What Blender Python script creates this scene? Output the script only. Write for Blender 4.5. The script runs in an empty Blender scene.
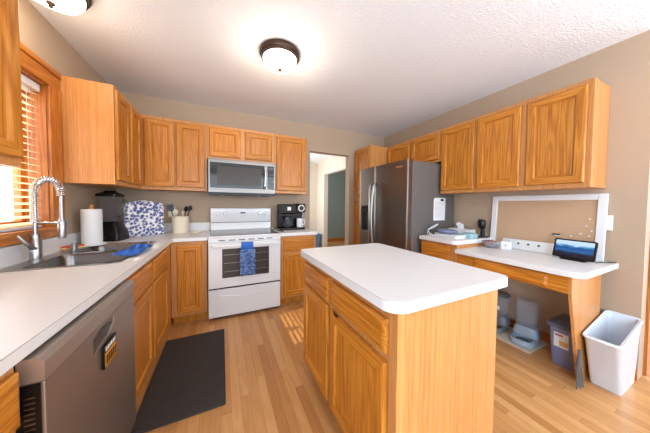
import bpy, bmesh, math, random
from mathutils import Vector, Matrix
random.seed(7)
S = bpy.context.scene
COL = S.collection
PI = math.pi

# ------------------------------------------------------------------ camera
cam_d = bpy.data.cameras.new('camera'); cam = bpy.data.objects.new('camera', cam_d); COL.objects.link(cam)
yaw, pitch, roll, fpx = .4309, -.0313, .0093, 216.05
cy_, sy_, cp_, sp_ = math.cos(yaw), math.sin(yaw), math.cos(pitch), math.sin(pitch)
fwd = Vector((sy_*cp_, cy_*cp_, sp_)); rgt = Vector((cy_, -sy_, 0)); upv = rgt.cross(fwd)
Rr = rgt*math.cos(roll) + upv*math.sin(roll); Uu = -rgt*math.sin(roll) + upv*math.cos(roll)
M = Matrix((Rr, Uu, -fwd)).transposed().to_4x4(); M.translation = Vector((1.0759, -3.1582, 1.2463))
cam.matrix_world = M
cam_d.sensor_fit = 'HORIZONTAL'; cam_d.sensor_width = 36; cam_d.lens = fpx/650*36
cam_d.shift_x = (325-321.25)/650; cam_d.shift_y = (211.29-216.5)/650
cam_d.clip_start = .02; cam_d.clip_end = 200
S.camera = cam

# ------------------------------------------------------------------ world, sun, daylight, exposure
w = bpy.data.worlds.new('world'); S.world = w; w.use_nodes = True
bg = w.node_tree.nodes['Background']; bg.inputs[0].default_value = (.80, .90, 1, 1); bg.inputs[1].default_value = 5.0
S.view_settings.view_transform = 'Standard'; S.view_settings.look = 'None'
S.view_settings.gamma = 1; S.view_settings.use_curve_mapping = False
S.view_settings.exposure = 0.09

def area(name, loc, target, sx, sy, power, col):
    d = bpy.data.lights.new(name, 'AREA'); d.shape = 'RECTANGLE'; d.size = sx; d.size_y = sy; d.energy = power; d.color = col
    o = bpy.data.objects.new(name, d); COL.objects.link(o); o.location = loc
    o.rotation_euler = (Vector(target)-Vector(loc)).to_track_quat('-Z', 'Y').to_euler(); return o
sun_d = bpy.data.lights.new('sun', 'SUN'); sun_d.energy = 11; sun_d.color = (1, .83, .58); sun_d.angle = .009
sun = bpy.data.objects.new('sun', sun_d); COL.objects.link(sun)
sun.rotation_euler = Vector((1.0, .16, -.875)).to_track_quat('-Z', 'Y').to_euler()
# area lights: assumed daylight from sources out of view, plus added fills
area('assumed_rear_daylight', (3.7, -6.9, 1.5), (2.0, -1.5, 2.3), 2.4, 1.9, 30, (.80, .89, 1))  # assumed daylight from behind the camera, no window in view
area('added_ceiling_fill', (3.2, -4.6, 1.75), (3.0, -4.2, 2.6), .9, .9, 56, (.82, .90, 1))  # added fill aimed upward to brighten the ceiling, no known fixture there
area('assumed_left_daylight', (.06, -4.35, 1.25), (3.4, -3.0, 1.7), 1.9, 1.9, 165, (.58, .78, 1))
area('assumed_right_daylight', (5.9, -4.2, 1.25), (2.2, -2.2, .8), 2.2, 2.0, 24, (.55, .77, 1))  # assumed daylight from the dining side, its source out of view
area('added_hall_fill', (2.15, 1.9, 1.5), (3.6, 1.2, 1.4), 1.2, 1.4, 45, (.95, .98, 1))  # added fill to brighten the passage
area('added_side_room_fill', (4.9, 1.0, 1.5), (4.3, 3.2, 1.2), 1.0, 1.4, 9, (.9, .97, 1))  # added fill inside the side room, source unseen

# ------------------------------------------------------------------ materials
def new_mat(name):
    m = bpy.data.materials.new(name); m.use_nodes = True
    nt = m.node_tree; return m, nt, nt.nodes, nt.links, nt.nodes['Principled BSDF']
def srgb(r, g, b):
    f = lambda c: (c/255)/12.92 if c/255 <= .04045 else ((c/255+.055)/1.055)**2.4
    return (f(r), f(g), f(b), 1)
def plain(name, rgb, rough=.5, metal=0, bump=0, bscale=60, spec=.5, coat=0, mottle=0, **kw):
    m, nt, N, L, P = new_mat(name)
    P.inputs['Base Color'].default_value = srgb(*rgb); P.inputs['Roughness'].default_value = rough
    P.inputs['Metallic'].default_value = metal; P.inputs['Specular IOR Level'].default_value = spec
    P.inputs['Coat Weight'].default_value = coat
    tc = N.new('ShaderNodeTexCoord')
    if mottle:
        n = N.new('ShaderNodeTexNoise'); n.inputs['Scale'].default_value = bscale; n.inputs['Detail'].default_value = 3
        r = N.new('ShaderNodeMixRGB'); r.blend_type = 'MIX'
        c = srgb(*rgb); r.inputs[1].default_value = tuple(x*(1-mottle) for x in c[:3])+(1,); r.inputs[2].default_value = tuple(min(1, x*(1+mottle)) for x in c[:3])+(1,)
        L.new(tc.outputs['Object'], n.inputs['Vector']); L.new(n.outputs['Fac'], r.inputs[0]); L.new(r.outputs[0], P.inputs['Base Color'])
    if bump:
        n2 = N.new('ShaderNodeTexNoise'); n2.inputs['Scale'].default_value = bscale; n2.inputs['Detail'].default_value = 4
        b = N.new('ShaderNodeBump'); b.inputs['Strength'].default_value = bump; b.inputs['Distance'].default_value = .01
        L.new(tc.outputs['Object'], n2.inputs['Vector']); L.new(n2.outputs['Fac'], b.inputs['Height']); L.new(b.outputs[0], P.inputs['Normal'])
    for k, v in kw.items(): P.inputs[k.replace('_', ' ')].default_value = v
    return m
def mapped(N, L, scale, rand=True):
    tc = N.new('ShaderNodeTexCoord'); mp = N.new('ShaderNodeMapping'); mp.inputs['Scale'].default_value = scale
    if rand:
        oi = N.new('ShaderNodeObjectInfo'); v = N.new('ShaderNodeVectorMath'); v.operation = 'SCALE'
        v.inputs[0].default_value = (7.3, 5.1, 9.7); L.new(oi.outputs['Random'], v.inputs['Scale'])
        a = N.new('ShaderNodeVectorMath'); a.operation = 'ADD'; L.new(tc.outputs['Object'], a.inputs[0]); L.new(v.outputs[0], a.inputs[1])
        L.new(a.outputs[0], mp.inputs['Vector'])
    else: L.new(tc.outputs['Object'], mp.inputs['Vector'])
    return mp
def oak(name, axis, tones=((211,143,56),(191,118,34),(148,83,18)), rough=.36, across=17, along=.9, rings=46, amt=.30):
    m, nt, N, L, P = new_mat(name)
    i = 'xyz'.index(axis)
    s1 = [across]*3; s1[i] = along
    mp = mapped(N, L, s1)
    n = N.new('ShaderNodeTexNoise'); n.inputs['Scale'].default_value = 1; n.inputs['Detail'].default_value = 1.5; n.inputs['Distortion'].default_value = .25
    L.new(mp.outputs[0], n.inputs['Vector'])
    mu = N.new('ShaderNodeMath'); mu.operation = 'MULTIPLY'; mu.inputs[1].default_value = rings; L.new(n.outputs['Fac'], mu.inputs[0])
    si = N.new('ShaderNodeMath'); si.operation = 'SINE'; L.new(mu.outputs[0], si.inputs[0])
    s2 = [260, 260, 260]; s2[i] = 7
    mp2 = mapped(N, L, s2); n2 = N.new('ShaderNodeTexNoise'); n2.inputs['Scale'].default_value = 1; n2.inputs['Detail'].default_value = 2; L.new(mp2.outputs[0], n2.inputs['Vector'])
    mr = N.new('ShaderNodeMapRange'); mr.inputs[1].default_value = -1; mr.inputs[2].default_value = 1; L.new(si.outputs[0], mr.inputs[0])
    ad = N.new('ShaderNodeMath'); ad.operation = 'MULTIPLY_ADD'; ad.inputs[1].default_value = amt; L.new(mr.outputs[0], ad.inputs[0])
    m3 = N.new('ShaderNodeMath'); m3.operation = 'MULTIPLY'; m3.inputs[1].default_value = .72; L.new(n2.outputs['Fac'], m3.inputs[0]); L.new(m3.outputs[0], ad.inputs[2])
    cr = N.new('ShaderNodeValToRGB'); cr.color_ramp.elements[0].position = .2; cr.color_ramp.elements[0].color = srgb(*tones[0])
    cr.color_ramp.elements[1].position = .85; cr.color_ramp.elements[1].color = srgb(*tones[2])
    e = cr.color_ramp.elements.new(.52); e.color = srgb(*tones[1])
    L.new(ad.outputs[0], cr.inputs[0])
    hs = N.new('ShaderNodeHueSaturation'); oi = N.new('ShaderNodeObjectInfo'); m4 = N.new('ShaderNodeMapRange')
    m4.inputs[3].default_value = .9; m4.inputs[4].default_value = 1.08; L.new(oi.outputs['Random'], m4.inputs[0]); L.new(m4.outputs[0], hs.inputs['Value'])
    L.new(cr.outputs[0], hs.inputs['Color']); L.new(hs.outputs[0], P.inputs['Base Color'])
    P.inputs['Roughness'].default_value = rough; P.inputs['Specular IOR Level'].default_value = .4
    b = N.new('ShaderNodeBump'); b.inputs['Strength'].default_value = .12; b.inputs['Distance'].default_value = .002
    L.new(ad.outputs[0], b.inputs['Height']); L.new(b.outputs[0], P.inputs['Normal'])
    return m
OX, OY, OZ = oak('oak_grain_x', 'x'), oak('oak_grain_y', 'y'), oak('oak_grain_z', 'z')
OP = oak('oak_veneer_z', 'z', ((213,154,92),(196,132,72),(158,100,50)), across=26, along=.15, rings=34, amt=.18)
TRIM = {'x': oak('oak_trim_x', 'x', ((204,132,56),(180,106,38),(142,78,22))), 'y': oak('oak_trim_y', 'y', ((204,132,56),(180,106,38),(142,78,22))), 'z': oak('oak_trim_z', 'z', ((204,132,56),(180,106,38),(142,78,22)))}

def floor_mat():
    m, nt, N, L, P = new_mat('oak_strip_floor')
    tc = N.new('ShaderNodeTexCoord'); sp = N.new('ShaderNodeSeparateXYZ'); L.new(tc.outputs['Object'], sp.inputs[0])
    def math_(op, a, b=None, c=None):
        q = N.new('ShaderNodeMath'); q.operation = op
        for k, v in enumerate((a, b, c)):
            if v is None: continue
            if isinstance(v, (int, float)): q.inputs[k].default_value = v
            else: L.new(v, q.inputs[k])
        return q.outputs[0]
    W = .0572
    xs = math_('DIVIDE', sp.outputs[0], W); row = math_('FLOOR', xs); fx = math_('SUBTRACT', xs, row)
    wn = N.new('ShaderNodeTexWhiteNoise'); wn.noise_dimensions = '1D'; L.new(row, wn.inputs['W'])
    ys = math_('ADD', math_('DIVIDE', sp.outputs[1], .95), math_('MULTIPLY', wn.outputs['Value'], 7.0)); pl = math_('FLOOR', ys); fy = math_('SUBTRACT', ys, pl)
    cb = N.new('ShaderNodeCombineXYZ'); L.new(row, cb.inputs[0]); L.new(pl, cb.inputs[1])
    wn2 = N.new('ShaderNodeTexWhiteNoise'); wn2.noise_dimensions = '2D'; L.new(cb.outputs[0], wn2.inputs['Vector'])
    cr = N.new('ShaderNodeValToRGB'); cr.color_ramp.elements[0].color = srgb(184,130,76); cr.color_ramp.elements[1].color = srgb(218,170,114)
    e = cr.color_ramp.elements.new(.5); e.color = srgb(203,151,95); L.new(wn2.outputs['Value'], cr.inputs[0])
    mp = N.new('ShaderNodeMapping'); mp.inputs['Scale'].default_value = (16, 1.1, 1)
    of = N.new('ShaderNodeVectorMath'); of.operation = 'ADD'; sc = N.new('ShaderNodeVectorMath'); sc.operation = 'SCALE'; sc.inputs['Scale'].default_value = 13
    L.new(wn2.outputs['Color'], sc.inputs[0]); L.new(tc.outputs['Object'], of.inputs[0]); L.new(sc.outputs[0], of.inputs[1]); L.new(of.outputs[0], mp.inputs['Vector'])
    n = N.new('ShaderNodeTexNoise'); n.inputs['Scale'].default_value = 1; n.inputs['Detail'].default_value = 1; L.new(mp.outputs[0], n.inputs['Vector'])
    g = math_('MULTIPLY_ADD', math_('SINE', math_('MULTIPLY', n.outputs['Fac'], 55)), .5, .5)
    mp2 = N.new('ShaderNodeMapping'); mp2.inputs['Scale'].default_value = (300, 6, 1); L.new(of.outputs[0], mp2.inputs['Vector'])
    n2 = N.new('ShaderNodeTexNoise'); n2.inputs['Scale'].default_value = 1; L.new(mp2.outputs[0], n2.inputs['Vector'])
    gr = math_('ADD', math_('MULTIPLY', g, .5), math_('MULTIPLY', n2.outputs['Fac'], .5))
    mx = N.new('ShaderNodeMixRGB'); mx.blend_type = 'MULTIPLY'; mx.inputs[2].default_value = (.82, .71, .58, 1)
    L.new(math_('MULTIPLY', gr, .75), mx.inputs[0]); L.new(cr.outputs[0], mx.inputs[1])
    edge = math_('MAXIMUM', math_('LESS_THAN', fx, .03), math_('LESS_THAN', fy, .0025))
    mx2 = N.new('ShaderNodeMixRGB'); mx2.blend_type = 'MULTIPLY'; mx2.inputs[2].default_value = (.45, .33, .22, 1)
    L.new(math_('MULTIPLY', edge, .7), mx2.inputs[0]); L.new(mx.outputs[0], mx2.inputs[1]); L.new(mx2.outputs[0], P.inputs['Base Color'])
    P.inputs['Roughness'].default_value = .28; P.inputs['Specular IOR Level'].default_value = .45
    return m
FLOOR = floor_mat()
WALL = plain('taupe_wall_paint', (178,155,131), .75, bump=.12, bscale=90)
WALL2 = plain('pale_hall_paint', (226,216,200), .75)
WALLG = plain('sage_grey_paint', (136,146,140), .8)
CEIL = plain('textured_white_ceiling', (238,241,246), .9, bump=.55, bscale=70, mottle=.02)
LAM = plain('white_speckled_laminate', (222,221,219), .32, mottle=.015, bscale=300)
LEDGE = plain('white_laminate_edge', (214,213,212), .35)
SEAM = plain('laminate_seam', (150,142,136), .5)
WHITE = plain('white_enamel', (226,225,224), .18, coat=.3)
WPLAS = plain('white_plastic', (222,223,225), .4)
WPAINT = plain('white_paint', (222,222,222), .45)
BLACK = plain('black_plastic', (11,11,12), .32, spec=.3)
MBLACK = plain('black_rubber', (20,19,18), .7)
GLASSB = plain('black_glass', (14,14,15), .08)
GREYGL = plain('smoked_grey_glass', (70,64,60), .18, spec=.25)
CHROME = plain('chrome', (225,225,228), .12, 1)
NICKEL = plain('brushed_nickel', (168,165,162), .3, 1)
BRONZE = plain('dark_bronze', (70,52,42), .4, .7)
def brushed(name, rgb, rough, axis, metal=1.0):
    m, nt, N, L, P = new_mat(name); i = 'xyz'.index(axis); s = [400, 400, 400]; s[i] = 3
    mp = mapped(N, L, s, False); n = N.new('ShaderNodeTexNoise'); n.inputs['Scale'].default_value = 1; L.new(mp.outputs[0], n.inputs['Vector'])
    r = N.new('ShaderNodeMapRange'); r.inputs[3].default_value = rough*.92; r.inputs[4].default_value = rough*1.1; L.new(n.outputs['Fac'], r.inputs[0]); L.new(r.outputs[0], P.inputs['Roughness'])
    P.inputs['Base Color'].default_value = srgb(*rgb); P.inputs['Metallic'].default_value = metal; return m
STEEL = brushed('brushed_steel', (128,123,119), .38, 'x')
STEELY = brushed('brushed_steel_sink', (128,124,120), .26, 'y')
DSTEEL = brushed('dark_stainless', (160,148,138), .38, 'y', .8)
FRST = brushed('fridge_stainless', (126,117,110), .3, 'z', .95)
FSIDE = plain('fridge_side_grey', (104,100,96), .5, .2, bump=.1, bscale=200)
MATM = plain('charcoal_mat_rubber', (52,47,44), .75, bump=1.0, bscale=45)
CORK = plain('tan_cork_fabric', (192,158,126), .9, bump=.25, bscale=160, mottle=.06)
BLUEC = plain('bright_blue_cloth', (8,84,170), .6, bump=.3, bscale=40)
CREAM = plain('cream_ceramic', (238,226,200), .3)
PAPER = plain('white_paper', (222,222,222), .8)
TEAL = plain('teal_print', (140,180,184), .6, mottle=.4, bscale=30)
PURP = plain('lilac_cloth', (122,128,155), .8, mottle=.25, bscale=40)
FGREY = plain('feeder_blue_grey', (150,166,180), .4)
FDARK = plain('feeder_grey', (110,116,122), .4)
BINB = plain('slate_blue_plastic', (122,130,165), .35)
BINL = plain('blue_grey_lid', (92,102,122), .3)
BINW = plain('white_bin_plastic', (212,220,230), .3)
WOODL = plain('light_wood', (190,130,80), .5)
KIB = plain('brown_kibble', (140,92,48), .8, mottle=.5, bscale=80)
RED = plain('red_sponge', (215,70,55), .9, bump=.5, bscale=120)
YEL = plain('yellow_sponge', (235,190,110), .9)
ORG = plain('orange_yellow_print', (235,160,30), .5)
BEIGE = plain('beige_mat', (214,204,186), .7)
LBLUE = plain('light_blue_plastic', (110,160,215), .5)
GBRIS = plain('grey_bristles', (96,92,90), .9)
def glass(name, rgb=(255,255,255), rough=.02, alpha=.25):
    m, nt, N, L, P = new_mat(name); P.inputs['Base Color'].default_value = srgb(*rgb); P.inputs['Roughness'].default_value = rough
    P.inputs['Alpha'].default_value = alpha; P.inputs['Specular IOR Level'].default_value = .8; return m
CLEAR = glass('clear_plastic', (168,180,192), .1, .30)
SMOKE = glass('clear_jar', (90,90,95), .05, .35)
CBIN = glass('translucent_bin', (110,120,160), .15, .82)
PANE = glass('window_pane', (235,245,255), .01, .08)
def emit(name, rgb, st, base=None):
    m, nt, N, L, P = new_mat(name); P.inputs['Base Color'].default_value = srgb(*(base or rgb))
    P.inputs['Emission Color'].default_value = srgb(*rgb); P.inputs['Emission Strength'].default_value = st; return m
DOME = emit('lit_frosted_glass', (255,240,218), 5.0)
def floral(name):
    m, nt, N, L, P = new_mat(name); mp = mapped(N, L, (36, 36, 36), False)
    v = N.new('ShaderNodeTexVoronoi'); v.inputs['Scale'].default_value = 1; L.new(mp.outputs[0], v.inputs['Vector'])
    n = N.new('ShaderNodeTexNoise'); n.inputs['Scale'].default_value = 3.5; n.inputs['Detail'].default_value = 3; L.new(mp.outputs[0], n.inputs['Vector'])
    a = N.new('ShaderNodeMath'); a.operation = 'MULTIPLY_ADD'; a.inputs[1].default_value = .65; L.new(n.outputs['Fac'], a.inputs[0]); L.new(v.outputs['Distance'], a.inputs[2])
    cr = N.new('ShaderNodeValToRGB'); cr.color_ramp.elements[0].color = srgb(72,80,128); cr.color_ramp.elements[0].position = .62
    cr.color_ramp.elements[1].position = .95; cr.color_ramp.elements[1].color = srgb(236,232,226); e = cr.color_ramp.elements.new(.82); e.color = srgb(128,136,176)
    L.new(a.outputs[0], cr.inputs[0]); L.new(cr.outputs[0], P.inputs['Base Color']); P.inputs['Roughness'].default_value = .85; return m
FLORAL = floral('blue_floral_fabric')
QUILT = plain('cream_quilted_fabric', (228,218,198), .9, bump=.6, bscale=50)
def towel_mat():
    m, nt, N, L, P = new_mat('blue_patterned_towel'); mp = mapped(N, L, (70, 70, 70), False)
    n = N.new('ShaderNodeTexNoise'); n.inputs['Scale'].default_value = 1; n.inputs['Detail'].default_value = 2; L.new(mp.outputs[0], n.inputs['Vector'])
    cr = N.new('ShaderNodeValToRGB'); cr.color_ramp.elements[0].color = srgb(44,70,124); cr.color_ramp.elements[0].position = .42
    cr.color_ramp.elements[1].position = .62; cr.color_ramp.elements[1].color = srgb(116,142,184); L.new(n.outputs['Fac'], cr.inputs[0]); L.new(cr.outputs[0], P.inputs['Base Color'])
    P.inputs['Roughness'].default_value = .95; return m
TOWEL = towel_mat()
TOWELT = plain('blue_towel_top', (48,104,184), .9, bump=.4, bscale=80)
def screen_mat():
    m, nt, N, L, P = new_mat('tablet_landscape'); tc = N.new('ShaderNodeTexCoord'); sp = N.new('ShaderNodeSeparateXYZ'); L.new(tc.outputs['Generated'], sp.inputs[0])
    mp = N.new('ShaderNodeMapping'); mp.inputs['Scale'].default_value = (1, 2, 7); L.new(tc.outputs['Generated'], mp.inputs['Vector'])
    n = N.new('ShaderNodeTexNoise'); n.inputs['Scale'].default_value = 1.6; n.inputs['Detail'].default_value = 4; L.new(mp.outputs[0], n.inputs['Vector'])
    a = N.new('ShaderNodeMath'); a.operation = 'MULTIPLY_ADD'; a.inputs[1].default_value = .5; L.new(n.outputs['Fac'], a.inputs[0]); L.new(sp.outputs[2], a.inputs[2])
    cr = N.new('ShaderNodeValToRGB'); E_ = cr.color_ramp.elements; E_[0].position = .3; E_[0].color = srgb(8,14,30); E_[1].position = 1.2; E_[1].color = srgb(200,225,245)
    for p, c in ((.48, (22,40,66)), (.62, (30,104,170)), (.82, (14,70,130)), (.98, (90,165,225))): q = E_.new(p); q.color = srgb(*c)
    L.new(a.outputs[0], cr.inputs[0]); L.new(cr.outputs[0], P.inputs['Emission Color']); P.inputs['Emission Strength'].default_value = 1.0
    P.inputs['Base Color'].default_value = (0.01, .01, .01, 1); P.inputs['Roughness'].default_value = .1; return m
SCREEN = screen_mat()
def slat_mat():
    m, nt, N, L, P = new_mat('white_blind_slat'); P.inputs['Base Color'].default_value = srgb(246,238,224); P.inputs['Roughness'].default_value = .5
    tr = N.new('ShaderNodeBsdfTranslucent'); tr.inputs[0].default_value = srgb(250,225,185); mx = N.new('ShaderNodeMixShader'); mx.inputs[0].default_value = .5
    L.new(P.outputs[0], mx.inputs[1]); L.new(tr.outputs[0], mx.inputs[2]); L.new(mx.outputs[0], N['Material Output'].inputs[0]); return m
SLAT = slat_mat()

# ------------------------------------------------------------------ helpers
def fin(bm): bmesh.ops.recalc_face_normals(bm, faces=bm.faces[:])
def obj(name, bm, mats, parent=None, smooth=False, local=False, bevel=0, bseg=2):
    """link bm as ONE mesh; coordinates are world unless local"""
    fin(bm)
    off = Vector((0, 0, 0))
    if parent is None and not local:
        xs = [v.co for v in bm.verts]; off = Vector(((min(c.x for c in xs)+max(c.x for c in xs))/2, (min(c.y for c in xs)+max(c.y for c in xs))/2, min(c.z for c in xs)))
    elif parent is not None and not local:
        p = parent
        while p is not None: off = off + p.location; p = p.parent
    if off.length: bmesh.ops.translate(bm, verts=bm.verts[:], vec=-off)
    me = bpy.data.meshes.new(name); bm.to_mesh(me); bm.free()
    for m in (mats if isinstance(mats, (list, tuple)) else [mats]): me.materials.append(m)
    if smooth:
        for p in me.polygons: p.use_smooth = True
    o = bpy.data.objects.new(name, me); COL.objects.link(o)
    if parent is not None: o.parent = parent
    elif not local: o.location = off
    if bevel:
        md = o.modifiers.new('edge', 'BEVEL'); md.width = bevel; md.segments = bseg; md.limit_method = 'ANGLE'; md.angle_limit = .6
        for p in me.polygons: p.use_smooth = True
        md.harden_normals = True
    elif smooth:
        md = o.modifiers.new('sharp', 'EDGE_SPLIT'); md.split_angle = .7
    return o
def tag(o, label, cat, group=None, kind=None):
    o['label'] = label; o['category'] = cat
    if group: o['group'] = group
    if kind: o['kind'] = kind
    return o
def struct(name, bm, m, parent=None, **k):
    o = obj(name, bm, m, parent, **k)
    if parent is None: o['kind'] = 'structure'
    return o
def thing(name, label, cat, loc, rotz=0, group=None):
    o = bpy.data.objects.new(name, None); COL.objects.link(o); o.location = loc; o.rotation_euler = (0, 0, rotz); o.empty_display_size = .05
    return tag(o, label, cat, group)
def NB(): return bmesh.new()
def box(bm, x0, x1, y0, y1, z0, z1, mi=0):
    vs = [bm.verts.new((x, y, z)) for x in (x0, x1) for y in (y0, y1) for z in (z0, z1)]
    for q in ((0,1,3,2),(4,6,7,5),(0,4,5,1),(2,3,7,6),(0,2,6,4),(1,5,7,3)):
        bm.faces.new([vs[i] for i in q]).material_index = mi
    return bm
def bx(*a, **k): return box(NB(), *a, **k)
def prism(bm, pts, z0, z1, mi=0, axis='z'):
    def c(a, b, t): return (a, b, t) if axis == 'z' else ((a, t, b) if axis == 'y' else (t, a, b))
    lo = [bm.verts.new(c(a, b, z0)) for a, b in pts]; hi = [bm.verts.new(c(a, b, z1)) for a, b in pts]; n = len(pts)
    bm.faces.new(lo).material_index = mi; bm.faces.new(hi).material_index = mi
    for i in range(n): bm.faces.new((lo[i], lo[(i+1) % n], hi[(i+1) % n], hi[i])).material_index = mi
    return bm
def rrect(x0, x1, y0, y1, r, seg=6):
    """r: radius or four radii for corners (x1,y1),(x0,y1),(x0,y0),(x1,y0)"""
    if not isinstance(r, (list, tuple)): r = [r]*4
    out = []
    for k, (sx, sy) in enumerate(((1,1),(-1,1),(-1,-1),(1,-1))):
        q = r[k]; cx = (x1-q) if sx > 0 else (x0+q); cy = (y1-q) if sy > 0 else (y0+q)
        if q <= 0: out.append((cx, cy)); continue
        for j in range(seg+1):
            a = (k*.5 + j/seg*.5)*PI; out.append((cx+q*math.cos(a), cy+q*math.sin(a)))
    return out
def loft(bm, rings, cap0=True, cap1=True, mi=0):
    rv = [[bm.verts.new(p) for p in r] for r in rings]; n = len(rv[0])
    for a, b in zip(rv[:-1], rv[1:]):
        for i in range(n): bm.faces.new((a[i], a[(i+1) % n], b[(i+1) % n], b[i])).material_index = mi
    if cap0: bm.faces.new(rv[0]).material_index = mi
    if cap1: bm.faces.new(rv[-1]).material_index = mi
    return bm
def lathe(bm, prof, c=(0,0,0), seg=28, mi=0, sx=1, sy=1):
    rings = [[(c[0]+r*sx*math.cos(2*PI*i/seg), c[1]+r*sy*math.sin(2*PI*i/seg), c[2]+z) for i in range(seg)] for r, z in prof]
    return loft(bm, rings, mi=mi)
def tube(bm, pts, r, seg=10, mi=0):
    pts = [Vector(p) for p in pts]; rr = r if isinstance(r, (list, tuple)) else [r]*len(pts); rings = []
    t0 = (pts[1]-pts[0]).normalized(); nrm = t0.orthogonal().normalized()
    for i, p in enumerate(pts):
        t = (pts[min(i+1, len(pts)-1)]-pts[max(i-1, 0)]).normalized()
        nrm = (nrm - t*nrm.dot(t)).normalized(); b = t.cross(nrm)
        rings.append([p + (nrm*math.cos(2*PI*k/seg)+b*math.sin(2*PI*k/seg))*rr[i] for k in range(seg)])
    return loft(bm, rings, mi=mi)
def spline(P, n=8):
    P = [Vector(p) for p in P]; Q = [P[0]]+P+[P[-1]]; out = []
    for i in range(1, len(Q)-2):
        for k in range(n):
            t = k/n; a, b, c, d = Q[i-1], Q[i], Q[i+1], Q[i+2]
            out.append(.5*((2*b)+(c-a)*t+(2*a-5*b+4*c-d)*t*t+(3*b-a-3*c+d)*t**3))
    out.append(P[-1]); return out
def cut(o, cutter_bm):
    """subtract cutter (world coordinates) from o, kept as real mesh"""
    fin(cutter_bm); me = bpy.data.meshes.new('c'); cutter_bm.to_mesh(me); cutter_bm.free(); c = bpy.data.objects.new('c', me); COL.objects.link(c)
    md = o.modifiers.new('b', 'BOOLEAN'); md.object = c; md.operation = 'DIFFERENCE'; md.solver = 'EXACT'
    dg = bpy.context.evaluated_depsgraph_get(); dg.update(); nm = bpy.data.meshes.new_from_object(o.evaluated_get(dg)); o.modifiers.remove(md); o.data = nm
    bpy.data.objects.remove(c)
    return o
class Fr:
    """vertical face frame: u along the wall, w out of the face, z up"""
    def __init__(s, facing, pos):
        s.f = facing; s.p = pos; s.um = OY if facing in ('+x', '-x') else OX
    def P(s, u, w_, z):
        return {'+x': (s.p+w_, u, z), '-x': (s.p-w_, u, z), '-y': (u, s.p-w_, z)}[s.f]
    def box(s, bm, u0, u1, w0, w1, z0, z1, mi=0):
        a = s.P(u0, w0, z0); b = s.P(u1, w1, z1)
        return box(bm, min(a[0], b[0]), max(a[0], b[0]), min(a[1], b[1]), max(a[1], b[1]), z0, z1, mi)
    def panel(s, bm, u0, u1, z0, z1, prof, back=0.003):
        rings = []; prof = [(i, w_+.003) for i, w_ in prof]
        for ins, ww in [(0, back)]+prof:
            rings.append([bm.verts.new(s.P(u, ww, z)) for u, z in ((u0+ins, z0+ins), (u1-ins, z0+ins), (u1-ins, z1-ins), (u0+ins, z1-ins))])
        bm.faces.new(rings[0])
        for a, b in zip(rings[:-1], rings[1:]):
            for i in range(4):
                bm.faces.new((a[i], a[(i+1) % 4], b[(i+1) % 4], b[i])).material_index = 1 if i in (0, 2) else 0
        bm.faces.new(rings[-1]); return bm
DOORP = [(0, .012), (.004, .017), (.009, .019), (.053, .019), (.057, .0165), (.060, .007), (.066, .006), (.072, .0085)]
DRAWP = [(0, .010), (.003, .0135), (.012, .0175), (.016, .0185), (.020, .0185)]
def hinge(F, u, z, parent):
    b = NB(); F.box(b, u-.004, u+.004, .001, .014, z-.02, z+.02); return obj('hinge', b, BRONZE, parent)
def cabinet(name, label, cat, F, depth, u0, u1, z0, z1, doors=(), drawers=(), toe=0, group=None, body_w0=None):
    c = F.P((u0+u1)/2, -depth/2, z0); root = thing(name, label, cat, c, 0, group)
    b = NB(); F.box(b, u0+.0007, u1-.0007, -depth, 0, z0+toe, z1); obj('body', b, OP, root)
    if toe:
        b = NB(); F.box(b, u0+.001, u1-.001, -depth, -.07, z0, z0+toe); obj('toe_kick', b, OZ, root)
    for d in doors:
        b = NB(); F.panel(b, *d[:4], DOORP); o = obj('door', b, [OZ, F.um], root)
        if len(d) > 4:
            for hu, hz in d[4]: hinge(F, hu, hz, root)
    for d in drawers:
        b = NB(); F.panel(b, *d, DRAWP); obj('drawer', b, [F.um, F.um], root)
    return root

XR, ZC = 3.789, 2.484
# ------------------------------------------------------------------ room shell
YB = -7.0
struct('floor', bx(-.15, 7.2, YB, 5.0, -.1, 0), FLOOR)
struct('ceiling', bx(-.15, 7.2, YB, 5.0, ZC, ZC+.1), CEIL)
WY0, WY1, WZ0, WZ1 = -1.70, -1.03, 1.075, 2.04     # window opening in the left wall
b = NB()
box(b, -.15, 0, YB, WY0, 0, ZC); box(b, -.15, 0, WY1, .12, 0, ZC); box(b, -.15, 0, WY0, WY1, 0, WZ0); box(b, -.15, 0, WY0, WY1, WZ1, ZC)
struct('wall_left', b, WALL)
DX0, DX1, DZ = 2.328, 3.045, 2.08                   # doorway opening in the far wall
b = NB()
box(b, 0, DX0, 0, .12, 0, ZC); box(b, DX1, XR+.12, 0, .12, 0, ZC); box(b, DX0, DX1, 0, .12, DZ, ZC)
struct('wall_back', b, WALL)
struct('wall_right', bx(XR, XR+.12, -2.735, 0, 0, ZC), WALL)
# room behind / beside the camera, openings in its walls assumed for daylight
b = NB(); box(b, -.15, .3, YB-.12, YB, 0, ZC); box(b, 4.2, 7.2, YB-.12, YB, 0, ZC); box(b, .3, 4.2, YB-.12, YB, 0, .5); box(b, .3, 4.2, YB-.12, YB, 2.4, ZC)
struct('wall_rear', b, WALL)
b = NB(); box(b, 6.2, 6.32, YB, -5.4, 0, ZC); box(b, 6.2, 6.32, -3.0, .12, 0, ZC); box(b, 6.2, 6.32, -5.4, -3.0, 2.2, ZC)
struct('wall_dining', b, WALL)
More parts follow.
